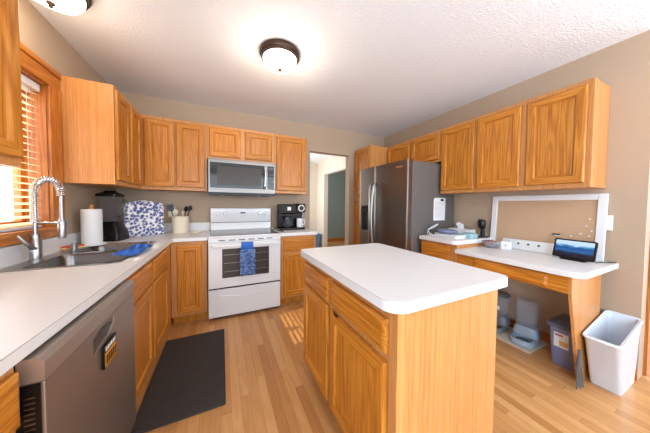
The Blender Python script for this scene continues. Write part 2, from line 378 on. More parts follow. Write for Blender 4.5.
# passage beyond the doorway
b = NB(); box(b, 1.9, 3.69, 2.85, 2.97, 0, ZC); struct('wall_passage_end', b, WALL2)
b = NB(); box(b, 3.69, 3.81, 2.35, 2.97, 0, ZC); box(b, 3.69, 3.81, .12, .70, 0, ZC); box(b, 3.69, 3.81, .70, 2.35, 2.09, ZC); struct('wall_passage_right', b, WALL2)
struct('wall_passage_left', bx(1.9, 2.02, .12, 2.85, 0, ZC), WALL2)
b = NB(); box(b, 5.6, 5.7, .12, 3.4, 0, ZC); box(b, 3.81, 5.6, 3.3, 3.4, 0, ZC); box(b, 3.81, 5.6, .12, .22, 0, ZC); struct('wall_side_room', b, WALLG)
b = NB(); box(b, 5.58, 5.6, .22, 3.3, 0, .11); box(b, 3.81, 5.58, 3.28, 3.3, 0, .11); struct('baseboard_side_room', b, TRIM['y'])
b = NB(); box(b, 2.02, 3.69, 2.835, 2.85, 0, .09); struct('baseboard_passage', b, TRIM['x'])
b = NB(); box(b, XR-.014, XR, -2.735, -1.81, 0, .085); struct('baseboard_right', b, TRIM['y'])
# dining side: tall wood framed patio door next to the wall end
b = NB()
for y0 in (-2.82,): pass
box(b, 4.60, 4.72, -2.735, -2.66, 0, ZC); struct('wall_dining_return', b, WALL)
b = NB(); box(b, XR+.12, 6.2, -2.735, -2.62, 2.15, ZC); box(b, 4.72, 6.2, -2.735, -2.62, 0, 2.15); struct('wall_dining_far', b, WALL)
dr = bpy.data.objects.new('door_1', None); COL.objects.link(dr); dr.location = (4.25, -2.70, 0); dr['kind'] = 'structure'
b = NB(); box(b, 3.915, 3.985, -2.75, -2.66, 0, 2.15); box(b, 4.53, 4.60, -2.75, -2.66, 0, 2.15); box(b, 3.985, 4.53, -2.75, -2.66, 2.08, 2.15); box(b, 3.985, 4.53, -2.74, -2.67, 0, .12)
obj('door_frame', b, TRIM['z'], dr)
obj('door_glass', bx(3.985, 4.53, -2.71, -2.70, .12, 2.08), PANE, dr)

# window: casing, jambs, sill, sash and pane
win = bpy.data.objects.new('window_1', None); COL.objects.link(win); win.location = (0, (WY0+WY1)/2, WZ0); win['kind'] = 'structure'
cw = .105
b = NB()
for (y0, y1, z0, z1, m) in ((WY1, WY1+cw, WZ0+.001, WZ1-.001, 0), (WY0-.088, WY0, WZ0+.001, WZ1-.001, 0)):
    box(b, .001, .018, y0, y1, z0, z1); box(b, .001, .027, (y1-.03 if y0 > WY0 else y0), (y1 if y0 > WY0 else y0+.03), z0, z1)
obj('casing', b, TRIM['z'], win, bevel=.002)
b = NB(); box(b, .001, .018, WY0-.088, WY1+cw, WZ1, WZ1+.09); box(b, .001, .027, WY0-.088, WY1+cw, WZ1+.0901, WZ1+.125); obj('head_casing', b, TRIM['y'], win, bevel=.002)
b = NB(); box(b, .001, .018, WY0-.088, WY1+cw, WZ0-.068, WZ0-.022); box(b, -.10, .035, WY0-.088, WY1+cw, WZ0-.022, WZ0); obj('sill', b, TRIM['y'], win, bevel=.002)
b = NB(); box(b, -.149, 0, WY1-.008, WY1-.0005, WZ0, WZ1); box(b, -.149, 0, WY0+.0005, WY0+.014, WZ0, WZ1); box(b, -.149, 0, WY0+.014, WY1-.014, WZ1-.014, WZ1-.0005); obj('jamb', b, TRIM['z'], win)
b = NB()
yc = (WY0+WY1)/2
for y0, y1 in ((WY0+.014, WY0+.06), (WY1-.044, WY1-.014)): box(b, -.140, -.105, y0, y1, WZ0, WZ1-.014)
box(b, -.135, -.095, WY0+.06, WY1-.044, WZ0, WZ0+.05); box(b, -.135, -.095, WY0+.06, WY1-.044, WZ1-.07, WZ1-.014)
obj('sash', b, TRIM['z'], win)
obj('pane', bx(-.118, -.113, WY0+.06, WY1-.044, WZ0+.05, WZ1-.07), PANE, win)
# blinds
bl = thing('window_blind', 'white horizontal slat blind hanging inside the oak framed window', 'blind', (-.05, yc, WZ0))
obj('headrail', bx(-.085, -.02, WY0+.02, WY1-.02, WZ1-.065, WZ1-.02), WPLAS, bl)
n = 21; pitch = .0425
for i in range(n):
    z = WZ0+.03+i*pitch; t = math.radians(14)
    b = NB(); y0, y1 = WY0+.022, WY1-.022
    pts = []
    for k in range(5):
        s = (k/4-.5)*.05; pts.append((-.052+s*math.cos(t), z - s*math.sin(t) + .0025*(1-(2*k/4-1)**2)))
    up = [(x, zz+.0022) for x, zz in pts]; prism(b, pts+up[::-1], y0, y1, axis='y')
    obj('slat', b, SLAT, bl)
obj('bottom_rail', bx(-.077, -.027, WY0+.022, WY1-.022, WZ0+.002, WZ0+.016), WPLAS, bl)
b = NB()
for yy in (WY0+.12, WY1-.12):
    tube(b, [(-.026, yy, WZ0+.016), (-.026, yy, WZ1-.06)], .0012, 5)
obj('ladder_cord', b, WPLAS, bl)
b = NB(); tube(b, [(-.018, WY1-.10, WZ1-.06), (-.016, WY1-.10, WZ1-.36)], .0012, 5); lathe(b, [(.0,0),(.008,.004),(.006,.03),(.0,.034)], (-.016, WY1-.10, WZ1-.39), 8); obj('pull_cord', b, WOODL, bl)
# ------------------------------------------------------------------ upper cabinets
ZU, ZT, D = 1.391, 2.166, .308
FL, FB, FRt = Fr('+x', D), Fr('-y', -D), Fr('-x', XR-.309)
dz0, dz1 = ZU+.035, ZT-.035
cabinet('upper_cabinet', 'oak upper cabinet nearest the camera, cut off at the left edge', 'cabinet', FL, D-.001, -2.62, -1.795, ZU, ZT, doors=[(-2.59, -2.23, dz0, dz1), (-2.19, -1.815, dz0, dz1)])
cabinet('upper_cabinet', 'oak upper cabinet right of the window above the blender, broad plain side facing out', 'cabinet', FL, D-.001, -.915, -D-.001, ZU, ZT, doors=[(-.905, -.635, dz0, dz1), (-.612, -.345, dz0, dz1)])
cabinet('upper_cabinet', 'two door oak upper cabinet above the utensil crock, left of the microwave', 'cabinet', FB, D-.001, D-.003, .922, ZU, ZT, doors=[(.340, .607, dz0, dz1), (.622, .897, dz0, dz1)])
cabinet('upper_cabinet', 'short two door oak cabinet directly above the microwave', 'cabinet', FB, D-.001, .924, 1.700, 1.766, ZT, doors=[(.947, 1.285, 1.80, dz1), (1.337, 1.670, 1.80, dz1)])
cabinet('upper_cabinet', 'single door oak upper cabinet between microwave and doorway', 'cabinet', FB, D-.001, 1.702, 2.160, ZU, ZT, doors=[(1.727, 2.132, dz0, dz1)])
cabinet('upper_cabinet', 'short two door oak cabinet over the refrigerator', 'cabinet', FRt, .307, -1.374, -.438, 1.782, ZT, doors=[(-.905, -.455, 1.81, dz1), (-1.360, -.928, 1.81, dz1)])
cabinet('upper_cabinet', 'narrow single door oak upper cabinet right beside the refrigerator', 'cabinet', FRt, .307, -1.770, -1.376, ZU, ZT, doors=[(-1.757, -1.390, dz0, dz1)])
cabinet('upper_cabinet', 'wide two door oak upper cabinet above the cork board', 'cabinet', FRt, .307, -2.550, -1.772, ZU, ZT, doors=[(-2.142, -1.787, dz0, dz1), (-2.522, -2.184, dz0, dz1)])
FP = Fr('-x', 3.148)
cabinet('pantry_cabinet', 'tall narrow oak pantry cabinet in the corner behind the refrigerator', 'cabinet', FP, .640, -.434, -.002, 0, ZT, toe=.1, doors=[(-.420, -.03, 1.41, dz1), (-.420, -.03, .13, 1.37)])

# ------------------------------------------------------------------ base cabinets
H = .9005; HB = .862
FLb, FBb = Fr('+x', .612), Fr('-y', -.612)
cabinet('base_cabinet', 'oak base cabinet left of the dishwasher, cut off at the frame', 'cabinet', FLb, .609, -2.90, -2.378, 0, HB, toe=.1, doors=[(-2.87, -2.39, .13, .67)], drawers=[(-2.87, -2.39, .70, .835)])
cabinet('sink_base_cabinet', 'oak sink base cabinet with two doors under the steel sink', 'cabinet', FLb, .06, -1.752, -.613, 0, HB, toe=0, doors=[(-1.70, -1.303, .125, .665), (-1.262, -.815, .125, .665)], drawers=[(-1.70, -1.303, .695, .835), (-1.262, -.815, .695, .835)])
cabinet('base_cabinet', 'oak corner base cabinet with one tall door left of the range', 'cabinet', FBb, .606, .615, .932, 0, HB, toe=.1, doors=[(.665, .885, .135, .822)])
cabinet('base_cabinet', 'oak base cabinet with drawer under the coffee maker', 'cabinet', FBb, .606, 1.715, 2.168, 0, HB, toe=.1, doors=[(1.745, 2.140, .13, .645)], drawers=[(1.745, 2.140, .675, .83)])
FS = Fr('-x', 3.170)
cabinet('base_cabinet', 'oak base cabinet with drawer between refrigerator and desk', 'cabinet', FS, .615, -1.800, -1.385, 0, HB, toe=.1, doors=[(-1.745, -1.405, .13, .655)], drawers=[(-1.735, -1.365-.03, .69, .838)])
# island
ISX0, ISX1, ISY0, ISY1 = 1.634, 2.262, -2.590, -1.672
FI = Fr('-x', ISX0)
isl = cabinet('kitchen_island', 'oak kitchen island with white top in the middle of the floor', 'kitchen island', FI, ISX1-ISX0, ISY0, ISY1, 0, .871, toe=.1,
    doors=[(-2.075, -1.695, .115, .672), (-2.552, -2.115, .115, .665)], drawers=[(-2.075, -1.695, .698, .828), (-2.552, -2.115, .698, .828)])
b = NB(); box(b, ISX0, ISX0+.045, ISY0-.006, ISY0, 0.0, .871); obj('corner_stile', b, OP, isl)
b = NB(); F = FI; F.box(b, -2.20, -2.165, .0195, .026, .665, .675); obj('door_latch', b, BLACK, isl)
b = NB(); prism(b, rrect(1.592, 2.322, -2.618, -1.645, [.05, .05, .07, .05], 8), .872, .914); obj('countertop', b, LAM, isl, bevel=.0015)
b = NB(); prism(b, rrect(1.5915, 2.3225, -2.6185, -1.6445, [.05, .05, .07, .05], 8), .9108, .9122); obj('edge_seam', b, SEAM, isl)

# desk with tapered end panel
desk = thing('built_in_desk', 'white topped oak built-in desk under the cork board', 'desk', (3.45, -2.2, 0))
b = NB(); prism(b, rrect(3.131, XR-.001, -2.630, -1.803, [0, 0, .075, 0], 8), .785, .825); obj('desktop', b, LAM, desk, bevel=.004)
b = NB(); box(b, 3.172, 3.190, -2.5535, -1.803, .665, .784); obj('apron', b, OY, desk)
b = NB(); Fr('-x', 3.172).panel(b, -2.455, -1.965, .678, .768, DRAWP); obj('drawer', b, [OY, OY], desk)
b = NB(); prism(b, [(3.172, .784), (3.172, .665), (3.37, .0), (3.70, .0), (3.70, .784)], -2.570, -2.554, axis='y'); obj('end_panel', b, OP, desk)

# countertops
def backsplash(bm, *a): box(bm, *a)
ct = thing('countertop', 'long white laminate countertop with backsplash running under the window and to the range', 'countertop', (.32, -1.4, .863))
b = NB(); prism(b, [(0.002, -.002), (.002, -2.95), (.634, -2.95), (.634, -.64), (.936, -.64), (.936, -.002)], .863, H)
top = obj('worktop', b, LAM, ct)
SX0, SX1, SY0, SY1 = .055, .545, -1.565, -.765
cut(top, bx(SX0+.075, SX1-.012, SY0+.012, SY1-.012, .8, 1))
md = top.modifiers.new('edge', 'BEVEL'); md.width = .0015; md.segments = 2; md.limit_method = 'ANGLE'
b = NB(); box(b, .634, .6347, -2.95, -.64, H-.0034, H-.0018); box(b, .634, .936, -.6407, -.64, H-.0034, H-.0018); obj('edge_seam', b, SEAM, ct)
b = NB(); box(b, .002, .020, -2.95, -.002, H, H+.10); box(b, .020, .936, -.020, -.002, H, H+.10); obj('backsplash', b, LEDGE, ct, bevel=.002)
tag(obj('countertop', bx(1.708, 2.184, -.64, -.002, .863, H), LAM, bevel=.003), 'short white countertop carrying the coffee maker, right of the range', 'countertop')
b = NB(); prism(b, rrect(3.131, XR-.002, -1.812, -1.384, [0, 0, .05, 0], 8), .863, .903)
tag(obj('countertop', b, LAM, bevel=.003), 'small white raised countertop between refrigerator and desk, with papers on it', 'countertop')

# ------------------------------------------------------------------ sink, faucet and what stands around it
sk = thing('kitchen_sink', 'stainless steel double bowl sink set into the white countertop', 'sink', (.32, -1.165, .70))
def basin(x0, x1, y0, y1, dep):
    b = NB(); R = []
    for ins, z, rr in ((0, H+.003, .05), (.006, H-.012, .05), (.014, H-dep*.6, .05), (.03, H-dep+.02, .045), (.06, H-dep, .04)):
        R.append([(x, y, z) for x, y in rrect(x0+ins, x1-ins, y0+ins, y1-ins, rr, 6)])
    loft(b, R, cap0=False); return b
bn = [(SX0+.080, SX1-.02, SY0+.022, -1.185), (SX0+.080, SX1-.02, -1.145, SY1-.022)]
for q in bn: obj('basin', basin(*q, .19), STEELY, sk, smooth=True)
b = NB(); prism(b, rrect(SX0, SX1, SY0, SY1, .035, 6), H+.001, H+.0045); rim = obj('rim', b, NICKEL, sk)
cb = NB()
for q in bn: prism(cb, rrect(*q[:4], .05, 6), H-.05, H+.05)
bpy.context.view_layer.update(); cut(rim, cb)
for q in bn:
    b = NB(); lathe(b, [(.0, .0), (.045, .0), (.045, .004), (.03, .004), (.028, .001), (0, .001)], ((q[0]+q[1])/2, (q[2]+q[3])/2, H-.1895), 24); obj('drain', b, CHROME, sk, smooth=True)
FX, FY = .088, -1.325
fa = thing('faucet', 'tall spring neck pull-down kitchen faucet in brushed steel behind the sink', 'faucet', (FX, FY, H+.005))
b = NB(); lathe(b, [(.0, 0), (.030, 0), (.030, .006), (.024, .010), (.024, .12), (.021, .125), (.021, .15), (0, .15)], (FX, FY, H+.005), 24); obj('body', b, NICKEL, fa, smooth=True)
ang = math.radians(-17); dx, dy = math.cos(ang), math.sin(ang); RR = .068
b = NB(); tube(b, [(FX, FY, H+.15), (FX, FY, H+.40)], .010, 12); arc = []
for k in range(25):
    a = PI*k/24; arc.append((FX+dx*(RR-RR*math.cos(a)), FY+dy*(RR-RR*math.cos(a)), H+.40+RR*1.15*math.sin(a)))
tube(b, arc, .0085, 10)
ex, ey = FX+dx*2*RR, FY+dy*2*RR
tube(b, [(ex, ey, H+.40), (ex, ey, H+.25)], .0085, 10); obj('neck', b, NICKEL, fa, smooth=True)
path = [Vector((FX, FY, H+.22+.18*k/20)) for k in range(20)]+[Vector(p) for p in arc]+[Vector((ex, ey, H+.40-.02*k/2)) for k in range(1, 3)]
# coil around the path
L_ = [0]
for p, q in zip(path[:-1], path[1:]): L_.append(L_[-1]+(q-p).length)
coil = []; turns = int(L_[-1]/.011); sd = Vector((-dy, dx, 0))
for k in range(turns*10+1):
    s = L_[-1]*k/(turns*10); i = max(j for j in range(len(L_)) if L_[j] <= s+1e-9); i = min(i, len(path)-2)
    t = (s-L_[i])/(L_[i+1]-L_[i]); p = path[i].lerp(path[i+1], t); tg = (path[i+1]-path[i]).normalized(); n2 = tg.cross(sd).normalized(); a = 2*PI*k/10
    coil.append(p+(sd*math.cos(a)+n2*math.sin(a))*.0165)
b = NB(); tube(b, coil, .0032, 5); obj('spring', b, CHROME, fa, smooth=True)
b = NB(); lathe(b, [(0, 0), (.017, 0), (.019, .012), (.019, .085), (.015, .095), (.012, .115), (0, .115)], (ex, ey, H+.135), 20); obj('spray_head', b, NICKEL, fa, smooth=True)
b = NB(); tube(b, [(FX, FY, H+.225), (ex-.02*dx, ey-.02*dy, H+.225)], .006, 10); lathe(b, [(.021, 0), (.021, .014), (.014, .014), (.014, 0), (.021, 0)], (ex, ey, H+.218), 20); lathe(b, [(0, 0), (.014, 0), (.014, .02), (0, .02)], (FX, FY, H+.215), 16); obj('docking_arm', b, NICKEL, fa, smooth=True)
b = NB(); tube(b, [(FX, FY, H+.075), (FX+.01, FY-.045, H+.078)], .012, 12); tube(b, [(FX+.01, FY-.045, H+.078), (FX+.005, FY-.07, H+.11), (FX-.02, FY-.085, H+.16)], [.012, .010, .007], 10); obj('lever', b, NICKEL, fa, smooth=True)
b = NB(); lathe(b, [(0, 0), (.024, 0), (.024, .012), (.018, .014), (.018, .038), (.020, .040), (.020, .046), (0, .048)], (.12, -1.035, H+.005), 20)
tag(obj('soap_dispenser', b, NICKEL, smooth=True), 'short brushed steel soap dispenser cap right of the faucet', 'soap dispenser')
t = thing('sponge', 'red and yellow scrub sponge lying behind the sink beside the paper towels', 'sponge', (.07, -.94, H+.003), math.radians(70))
obj('scrub_pad', bx(-.055, .055, -.03, .03, .014, .022), RED, t, local=True, bevel=.003); obj('foam', bx(-.055, .055, -.03, .03, 0, .014), YEL, t, local=True, bevel=.003)
# blue cloth draped over the sink edge
b = NB(); nu, nv = 16, 12; g = []
A0 = Vector((.395, -1.27, 0)); 
for i in range(nu+1):
    row = []
    for j in range(nv+1):
        u, v = i/nu, j/nv
        x = .490 + .115*u + .012*math.sin(v*5); y = -1.44 + .33*v + .015*math.sin(u*6)
        edge_ = min(u, v, 1-u, 1-v)
        z = H + .012 + .010*abs(math.sin(u*7+v*3)) + .006*math.sin(v*9-u*3) + .006
        row.append(b.verts.new((x - .03*(1-v), y, z)))
    g.append(row)
for i in range(nu):
    for j in range(nv): b.faces.new((g[i][j], g[i+1][j], g[i+1][j+1], g[i][j+1]))
o = tag(obj('dishcloth', b, BLUEC, smooth=False), 'bright blue dishcloth crumpled over the front rim of the sink', 'cloth')
md = o.modifiers.new('thick', 'SOLIDIFY'); md.thickness = .005
for p in o.data.polygons: p.use_smooth = True

# paper towel
pt = thing('paper_towel_holder', 'white paper towel roll on an upright holder with wooden knob', 'paper towel', (.115, -.79, H+.001))
b = NB(); lathe(b, [(0, 0), (.085, 0), (.085, .010), (.078, .014), (0, .014)], (0, 0, 0), 32); obj('base', b, WPLAS, pt, smooth=True, local=True)
b = NB(); lathe(b, [(0, .015), (.062, .015), (.062, .290), (.020, .290), (.019, .284), (0, .284)], (0, 0, 0), 32); obj('paper_roll', b, PAPER, pt, smooth=True, local=True)
b = NB(); lathe(b, [(0, .285), (.016, .286), (.018, .298), (.012, .305), (.015, .318), (.010, .326), (0, .327)], (0, 0, 0), 20); obj('knob', b, WOODL, pt, smooth=True, local=True)
# blender
bd = thing('blender', 'black countertop blender with clear jar standing behind the paper towels', 'blender', (.150, -.555, H+.001), math.radians(-8))
b = NB(); R = []
for z, hw, hd, r in ((0, .100, .095, .02), (.05, .100, .095, .02), (.075, .095, .090, .02), (.12, .082, .08, .03), (.165, .062, .062, .03), (.172, .058, .058, .03)):
    R.append([(x, y, z) for x, y in rrect(-hw, hw, -hd, hd, r, 4)])
loft(b, R); obj('motor_base', b, BLACK, bd, smooth=True, local=True)
b = NB(); R = []
for z, hw in ((.174, .048), (.20, .05), (.38, .072), (.40, .073)): R.append([(x, y, z) for x, y in rrect(-hw, hw, -hw, hw, .02, 4)])
loft(b, R, cap1=False); obj('jar', b, SMOKE, bd, smooth=True, local=True)
b = NB(); R = []
for z, hw in ((.398, .077), (.420, .077), (.426, .066), (.440, .040), (.452, .036)): R.append([(x, y, z) for x, y in rrect(-hw, hw, -hw, hw, .02, 4)])
loft(b, R); obj('lid', b, BLACK, bd, smooth=True, local=True)
b = NB(); tube(b, spline([(.062, 0, .37), (.115, 0, .365), (.12, 0, .30), (.10, 0, .22), (.055, 0, .215)]), .010, 8); obj('handle', b, SMOKE, bd, smooth=True, local=True)
b = NB(); tube(b, [(-.0, -.096, .035), (0, -.110, .035)], .016, 14); obj('dial', b, MBLACK, bd, smooth=True, local=True)
# fabric appliance cover
cv = thing('appliance_cover', 'blue and white floral fabric appliance cover with cream quilted sides', 'appliance cover', (.285, -.225, H+.001), math.radians(30))
def cover_ring(y, ins): return [(x, y, z) for x, z in rrect(-.165+ins, .165-ins, .0, .345-ins, [.06, .06, 0, 0], 6)]
b = NB(); loft(b, [cover_ring(-.118, .0), cover_ring(-.122, .003)]); obj('front_panel', b, FLORAL, cv, smooth=True, local=True)
b = NB(); loft(b, [cover_ring(.10, .0), cover_ring(-.117, .0)]); obj('quilted_side', b, QUILT, cv, smooth=True, local=True)
b = NB(); tube(b, [(x, -.119, z) for x, z in rrect(-.167, .167, .004, .347, [.06, .06, 0, 0], 6)], .0045, 6); obj('piping', b, FLORAL, cv, smooth=True, local=True)
b = NB(); tube(b, spline([(-.10, -.02, .345), (-.06, -.02, .362), (.06, -.02, .362), (.10, -.02, .345)]), .007, 6); obj('top_handle', b, FLORAL, cv, smooth=True, local=True)
# utensil crock
ckx, cky = .63, -.15
ck = NB(); lathe(ck, [(0, 0), (.080, 0), (.084, .006), (.084, .175), (.088, .18), (.088, .19), (.078, .19), (.077, .012), (0, .012)], (ckx, cky, H+.001), 32)
tag(obj('utensil_crock', ck, CREAM, smooth=True), 'cream ceramic utensil crock on the counter left of the range', 'crock')
def utensil(kind, tilt, rz, mat, label, cat, ln=.30):
    o = thing(kind, label, cat, (ckx + .03*math.cos(rz), cky + .03*math.sin(rz), H+.018), 0); o.rotation_euler = (0, tilt, rz)
    b = NB(); tube(b, [(0, 0, 0), (0, 0, ln-.07)], .005, 8); obj('handle', b, mat, o, smooth=True, local=True)
    b = NB()
    if 'spoon' in kind or 'ladle' in kind: lathe(b, [(0, -.035), (.018, -.025), (.026, 0), (.018, .025), (0, .035)], (0, 0, ln-.035), 14, sy=.35)
    else: prism(b, [(-.012, ln-.07), (.012, ln-.07), (.032, ln-.045), (.032, ln+.01), (-.032, ln+.01), (-.032, ln-.045)], -.003, .003, axis='y')
    obj('head', b, mat, o, smooth=True, local=True, bevel=0)
WSP = plain('pale_utensil', (214,200,180), .6)
utensil('spatula', .23, math.radians(185), BLACK, 'black spatula leaning left out of the cream crock', 'spatula', .31)
utensil('slotted_spoon', .16, math.radians(330), BLACK, 'black spoon leaning right out of the cream crock', 'spoon', .30)
utensil('serving_spoon', .12, math.radians(300), WSP, 'pale wooden spoon head low in the cream crock', 'spoon', .245)
utensil('ladle', .24, math.radians(10), BLACK, 'black ladle at the far right side of the cream crock', 'ladle', .31)
utensil('wooden_spoon', .08, math.radians(210), WSP, 'pale spoon in the middle of the utensils in the cream crock', 'spoon', .26)
b = NB(); lathe(b, [(0, 0), (.03, 0), (.045, .012), (.048, .02), (.044, .02), (.028, .006), (0, .006)], (.80, -.28, H+.001), 20, sx=1.2)
tag(obj('spoon_rest', b, CREAM, smooth=True), 'small cream spoon rest lying on the counter beside the range', 'spoon rest')
t = thing('wall_outlet', 'cream wall outlet with a black plug above the backsplash', 'outlet', (.52, -.002, 1.14))
obj('plate', bx(-.036, .036, -.006, 0, -.058, .058), CREAM, t, local=True, bevel=.002); obj('plug', bx(-.013, .013, -.035, -.007, .012, .045), BLACK, t, local=True, bevel=.004)

# ------------------------------------------------------------------ dishwasher
DY0, DY1 = -2.374, -1.756
dw = thing('dishwasher', 'stainless steel dishwasher in the left foreground with a magnet on its door', 'dishwasher', (.33, -2.065, 0))
obj('tub', bx(.03, .608, DY0+.006, DY1-.004, .10, .853), plain('dark_grey_steel', (50, 48, 46), .5, .5), dw)
obj('toe_plate', bx(.52, .545, DY0+.006, DY1-.006, 0.0, .099), MBLACK, dw)
b = bx(.612, .662, DY0, DY1, .11, .788)
dp = obj('door', b, DSTEEL, dw)
b = NB(); prism(b, [(.612, .79), (.662, .79), (.662, .838), (.652, .852), (.612, .852)], DY0, DY1, axis='y'); obj('control_panel', b, brushed('panel_stainless', (178,166,156), .4, 'y', .8), dw)
cutb = NB(); prism(cutb, [(-2.145, .775), (-1.985, .775), (-1.985, .750), (-2.03, .722), (-2.145, .705)], .625, .70, axis='x'); bpy.context.view_layer.update(); cut(dp, cutb)
md = dp.modifiers.new('edge', 'BEVEL'); md.width = .003; md.segments = 2; md.limit_method = 'ANGLE'
obj('door_inner', bx(.596, .611, DY0-.001, DY0+.012, .11, .786), BLACK, dw)
b = NB(); prism(b, [(.612, .11), (.655, .11), (.655, .787), (.612, .787)], DY0-.003, DY0-.0005, axis='y'); obj('door_edge', b, BLACK, dw)
for k in range(7):
    b = NB(); box(b, .626, .645, DY0-.0045, DY0-.0032, .752-k*.0135, .755-k*.0135); obj('vent_slat', b, NICKEL, dw)
mg = thing('dishwasher_magnet', 'black magnet with orange lettering stuck on the dishwasher door', 'magnet', (.6655, -2.045, .66))
obj('plate', bx(0, .006, -.052, .052, -.045, .045), BLACK, mg, local=True); obj('border', bx(.0062, .0068, -.046, .046, -.040, .012), ORG, mg, local=True)
b = NB()
for k in range(5): box(b, .007, .0078, -.040+k*.017, -.028+k*.017, -.034, .004); 
obj('lettering', b, plain('dark_brown_print', (70,40,10), .5), mg, local=True)
b = NB()
for k in range(6): box(b, .0063, .0072, -.042+k*.0145, -.034+k*.0145, .020, .036)
obj('upper_lettering', b, PAPER, mg, local=True)

# kitchen mat
t = NB(); prism(t, rrect(.618, 1.092, -1.735, -.855, .012, 3), .001, .012)
tag(obj('kitchen_mat', t, MATM, bevel=.003), 'charcoal rubber kitchen mat on the floor in front of the sink', 'mat')

# ------------------------------------------------------------------ range
RX0, RX1, RYF = .942, 1.702, -.668
rg = thing('kitchen_range', 'white freestanding electric range with black glass cooktop under the microwave', 'range', ((RX0+RX1)/2, -.33, 0))
obj('body', bx(RX0, RX1, RYF+.028, -.028, .03, .885), WHITE, rg)
obj('feet', bx(RX0+.03, RX1-.03, RYF+.07, -.06, 0, .03), BLACK, rg)
b = NB(); box(b, RX0-.004, RX1+.004, RYF-.002, -.026, .885, .903); obj('cooktop_frame', b, WHITE, rg, bevel=.004)
obj('cooktop_glass', bx(RX0+.022, RX1-.022, RYF+.05, -.10, .9035, .9065), GLASSB, rg)
for (x, y, r) in ((1.13, -.50, .10), (1.51, -.50, .085), (1.13, -.22, .075), (1.51, -.22, .10)):
    b = NB(); seg = 32; o1 = [(x+r*math.cos(2*PI*i/seg), y+r*math.sin(2*PI*i/seg), .9068) for i in range(seg)]; o2 = [(x+(r-.004)*math.cos(2*PI*i/seg), y+(r-.004)*math.sin(2*PI*i/seg), .9068) for i in range(seg)]
    loft(b, [o1, o2], False, False); obj('burner_ring', b, plain('burner_grey', (90,88,86), .4), rg)
b = NB(); prism(b, [(-.026, .905), (-.095, .905), (-.095, .985), (-.085, 1.0), (-.095, 1.02), (-.085, 1.185), (-.026, 1.195)], RX0, RX1, axis='x'); obj('backguard', b, WHITE, rg, bevel=.005)
obj('backguard_groove', bx(RX0+.01, RX1-.01, -.0935, -.080, .998, 1.004), plain('grey_seam', (110,106,102), .6), rg)
for x in (1.03, 1.115, 1.545, 1.625):
    b = NB(); tube(b, [(x, -.088, 1.12), (x, -.094, 1.12), (x, -.108, 1.12)], [.026, .024, .020], 20); box(b, x-.004, x+.004, -.114, -.106, 1.10, 1.14); obj('control_knob', b, WHITE, rg, smooth=True)
obj('clock_display', bx(1.30, 1.36, -.094, -.086, 1.118, 1.135), BLACK, rg)
b = NB(); box(b, RX0+.002, RX1-.002, RYF, RYF+.027, .352, .832); ov = obj('oven_door', b, WHITE, rg, bevel=.006)
b = NB(); prism(b, [(1.075, .455), (1.565, .455), (1.565, .765), (1.075, .765)], RYF-.0015, RYF+.001, axis='y'); obj('oven_window', b, GREYGL, ov)
b = NB(); 
for k in range(3): box(b, 1.09, 1.55, RYF-.0022, RYF-.0016, .52+k*.09, .523+k*.09)
obj('oven_rack', b, NICKEL, ov)
b = NB(); prism(b, rrect(RX0+.03, RX1-.03, RYF-.048, RYF-.022, .012, 4), .792, .822)
box(b, RX0+.035, RX0+.075, RYF-.03, RYF-.0005, .795, .819); box(b, RX1-.075, RX1-.035, RYF-.03, RYF-.0005, .795, .819); obj('oven_handle', b, WHITE, ov, bevel=.004)
b = NB(); box(b, RX0, RX1, RYF+.006, RYF+.027, .838, .884); obj('vent_panel', b, WHITE, rg, bevel=.003)
for k in range(6): obj('vent_slot', bx(1.04+k*.10, 1.105+k*.10, RYF+.003, RYF+.0055, .852, .861), BLACK, rg)
b = NB(); box(b, RX0+.002, RX1-.002, RYF+.002, RYF+.027, .045, .335); dwr = obj('storage_drawer', b, WHITE, rg, bevel=.006)
b = NB(); P_ = [(1.05+.55*k/16, .268-.028*math.sin(PI*k/16)) for k in range(17)]; tube(b, [(x, RYF+.001, z) for x, z in P_], .006, 8); obj('drawer_pull', b, WHITE, dwr, smooth=True)
obj('shadow_gap', bx(RX0+.004, RX1-.004, RYF+.02, RYF+.029, .336, .351), BLACK, rg)
# towel over the handle
tw = thing('hand_towel', 'blue patterned hand towel hanging over the oven door handle', 'towel', (1.325, RYF-.055, .5))
def towel(x0, x1, z0, z1, yy, amp):
    b = NB(); g = []
    for j in range(13):
        row = []
        for i in range(13):
            u, v = i/12, j/12; row.append(b.verts.new((x0+(x1-x0)*u, yy-.006-amp*(.5+.5*math.sin(u*9+v*1.5))*(1-v*.6), z0+(z1-z0)*v)))
        g.append(row)
    for j in range(12):
        for i in range(12): b.faces.new((g[j][i], g[j][i+1], g[j+1][i+1], g[j+1][i]))
    return b
o = obj('towel_body', towel(1.245, 1.405, .475, .755, RYF-.052, .012), TOWEL, tw, smooth=False); md = o.modifiers.new('t', 'SOLIDIFY'); md.thickness = .006
b = NB(); g = []
for i in range(9):
    u = i/8; x = 1.262+.124*u; w_ = .003*math.sin(u*9)
    g.append([b.verts.new((x, y+w_, z)) for y, z in ((RYF-.058, .73), (RYF-.054, .80), (RYF-.052, .824), (RYF-.042, .832), (RYF-.022, .832), (RYF-.016, .822), (RYF-.013, .76))])
for i in range(8):
    for j in range(6): b.faces.new((g[i][j], g[i+1][j], g[i+1][j+1], g[i][j+1]))
o = obj('towel_top', b, TOWELT, tw); md = o.modifiers.new('t', 'SOLIDIFY'); md.thickness = .004
for c in tw.children:
    for p in c.data.polygons: p.use_smooth = True

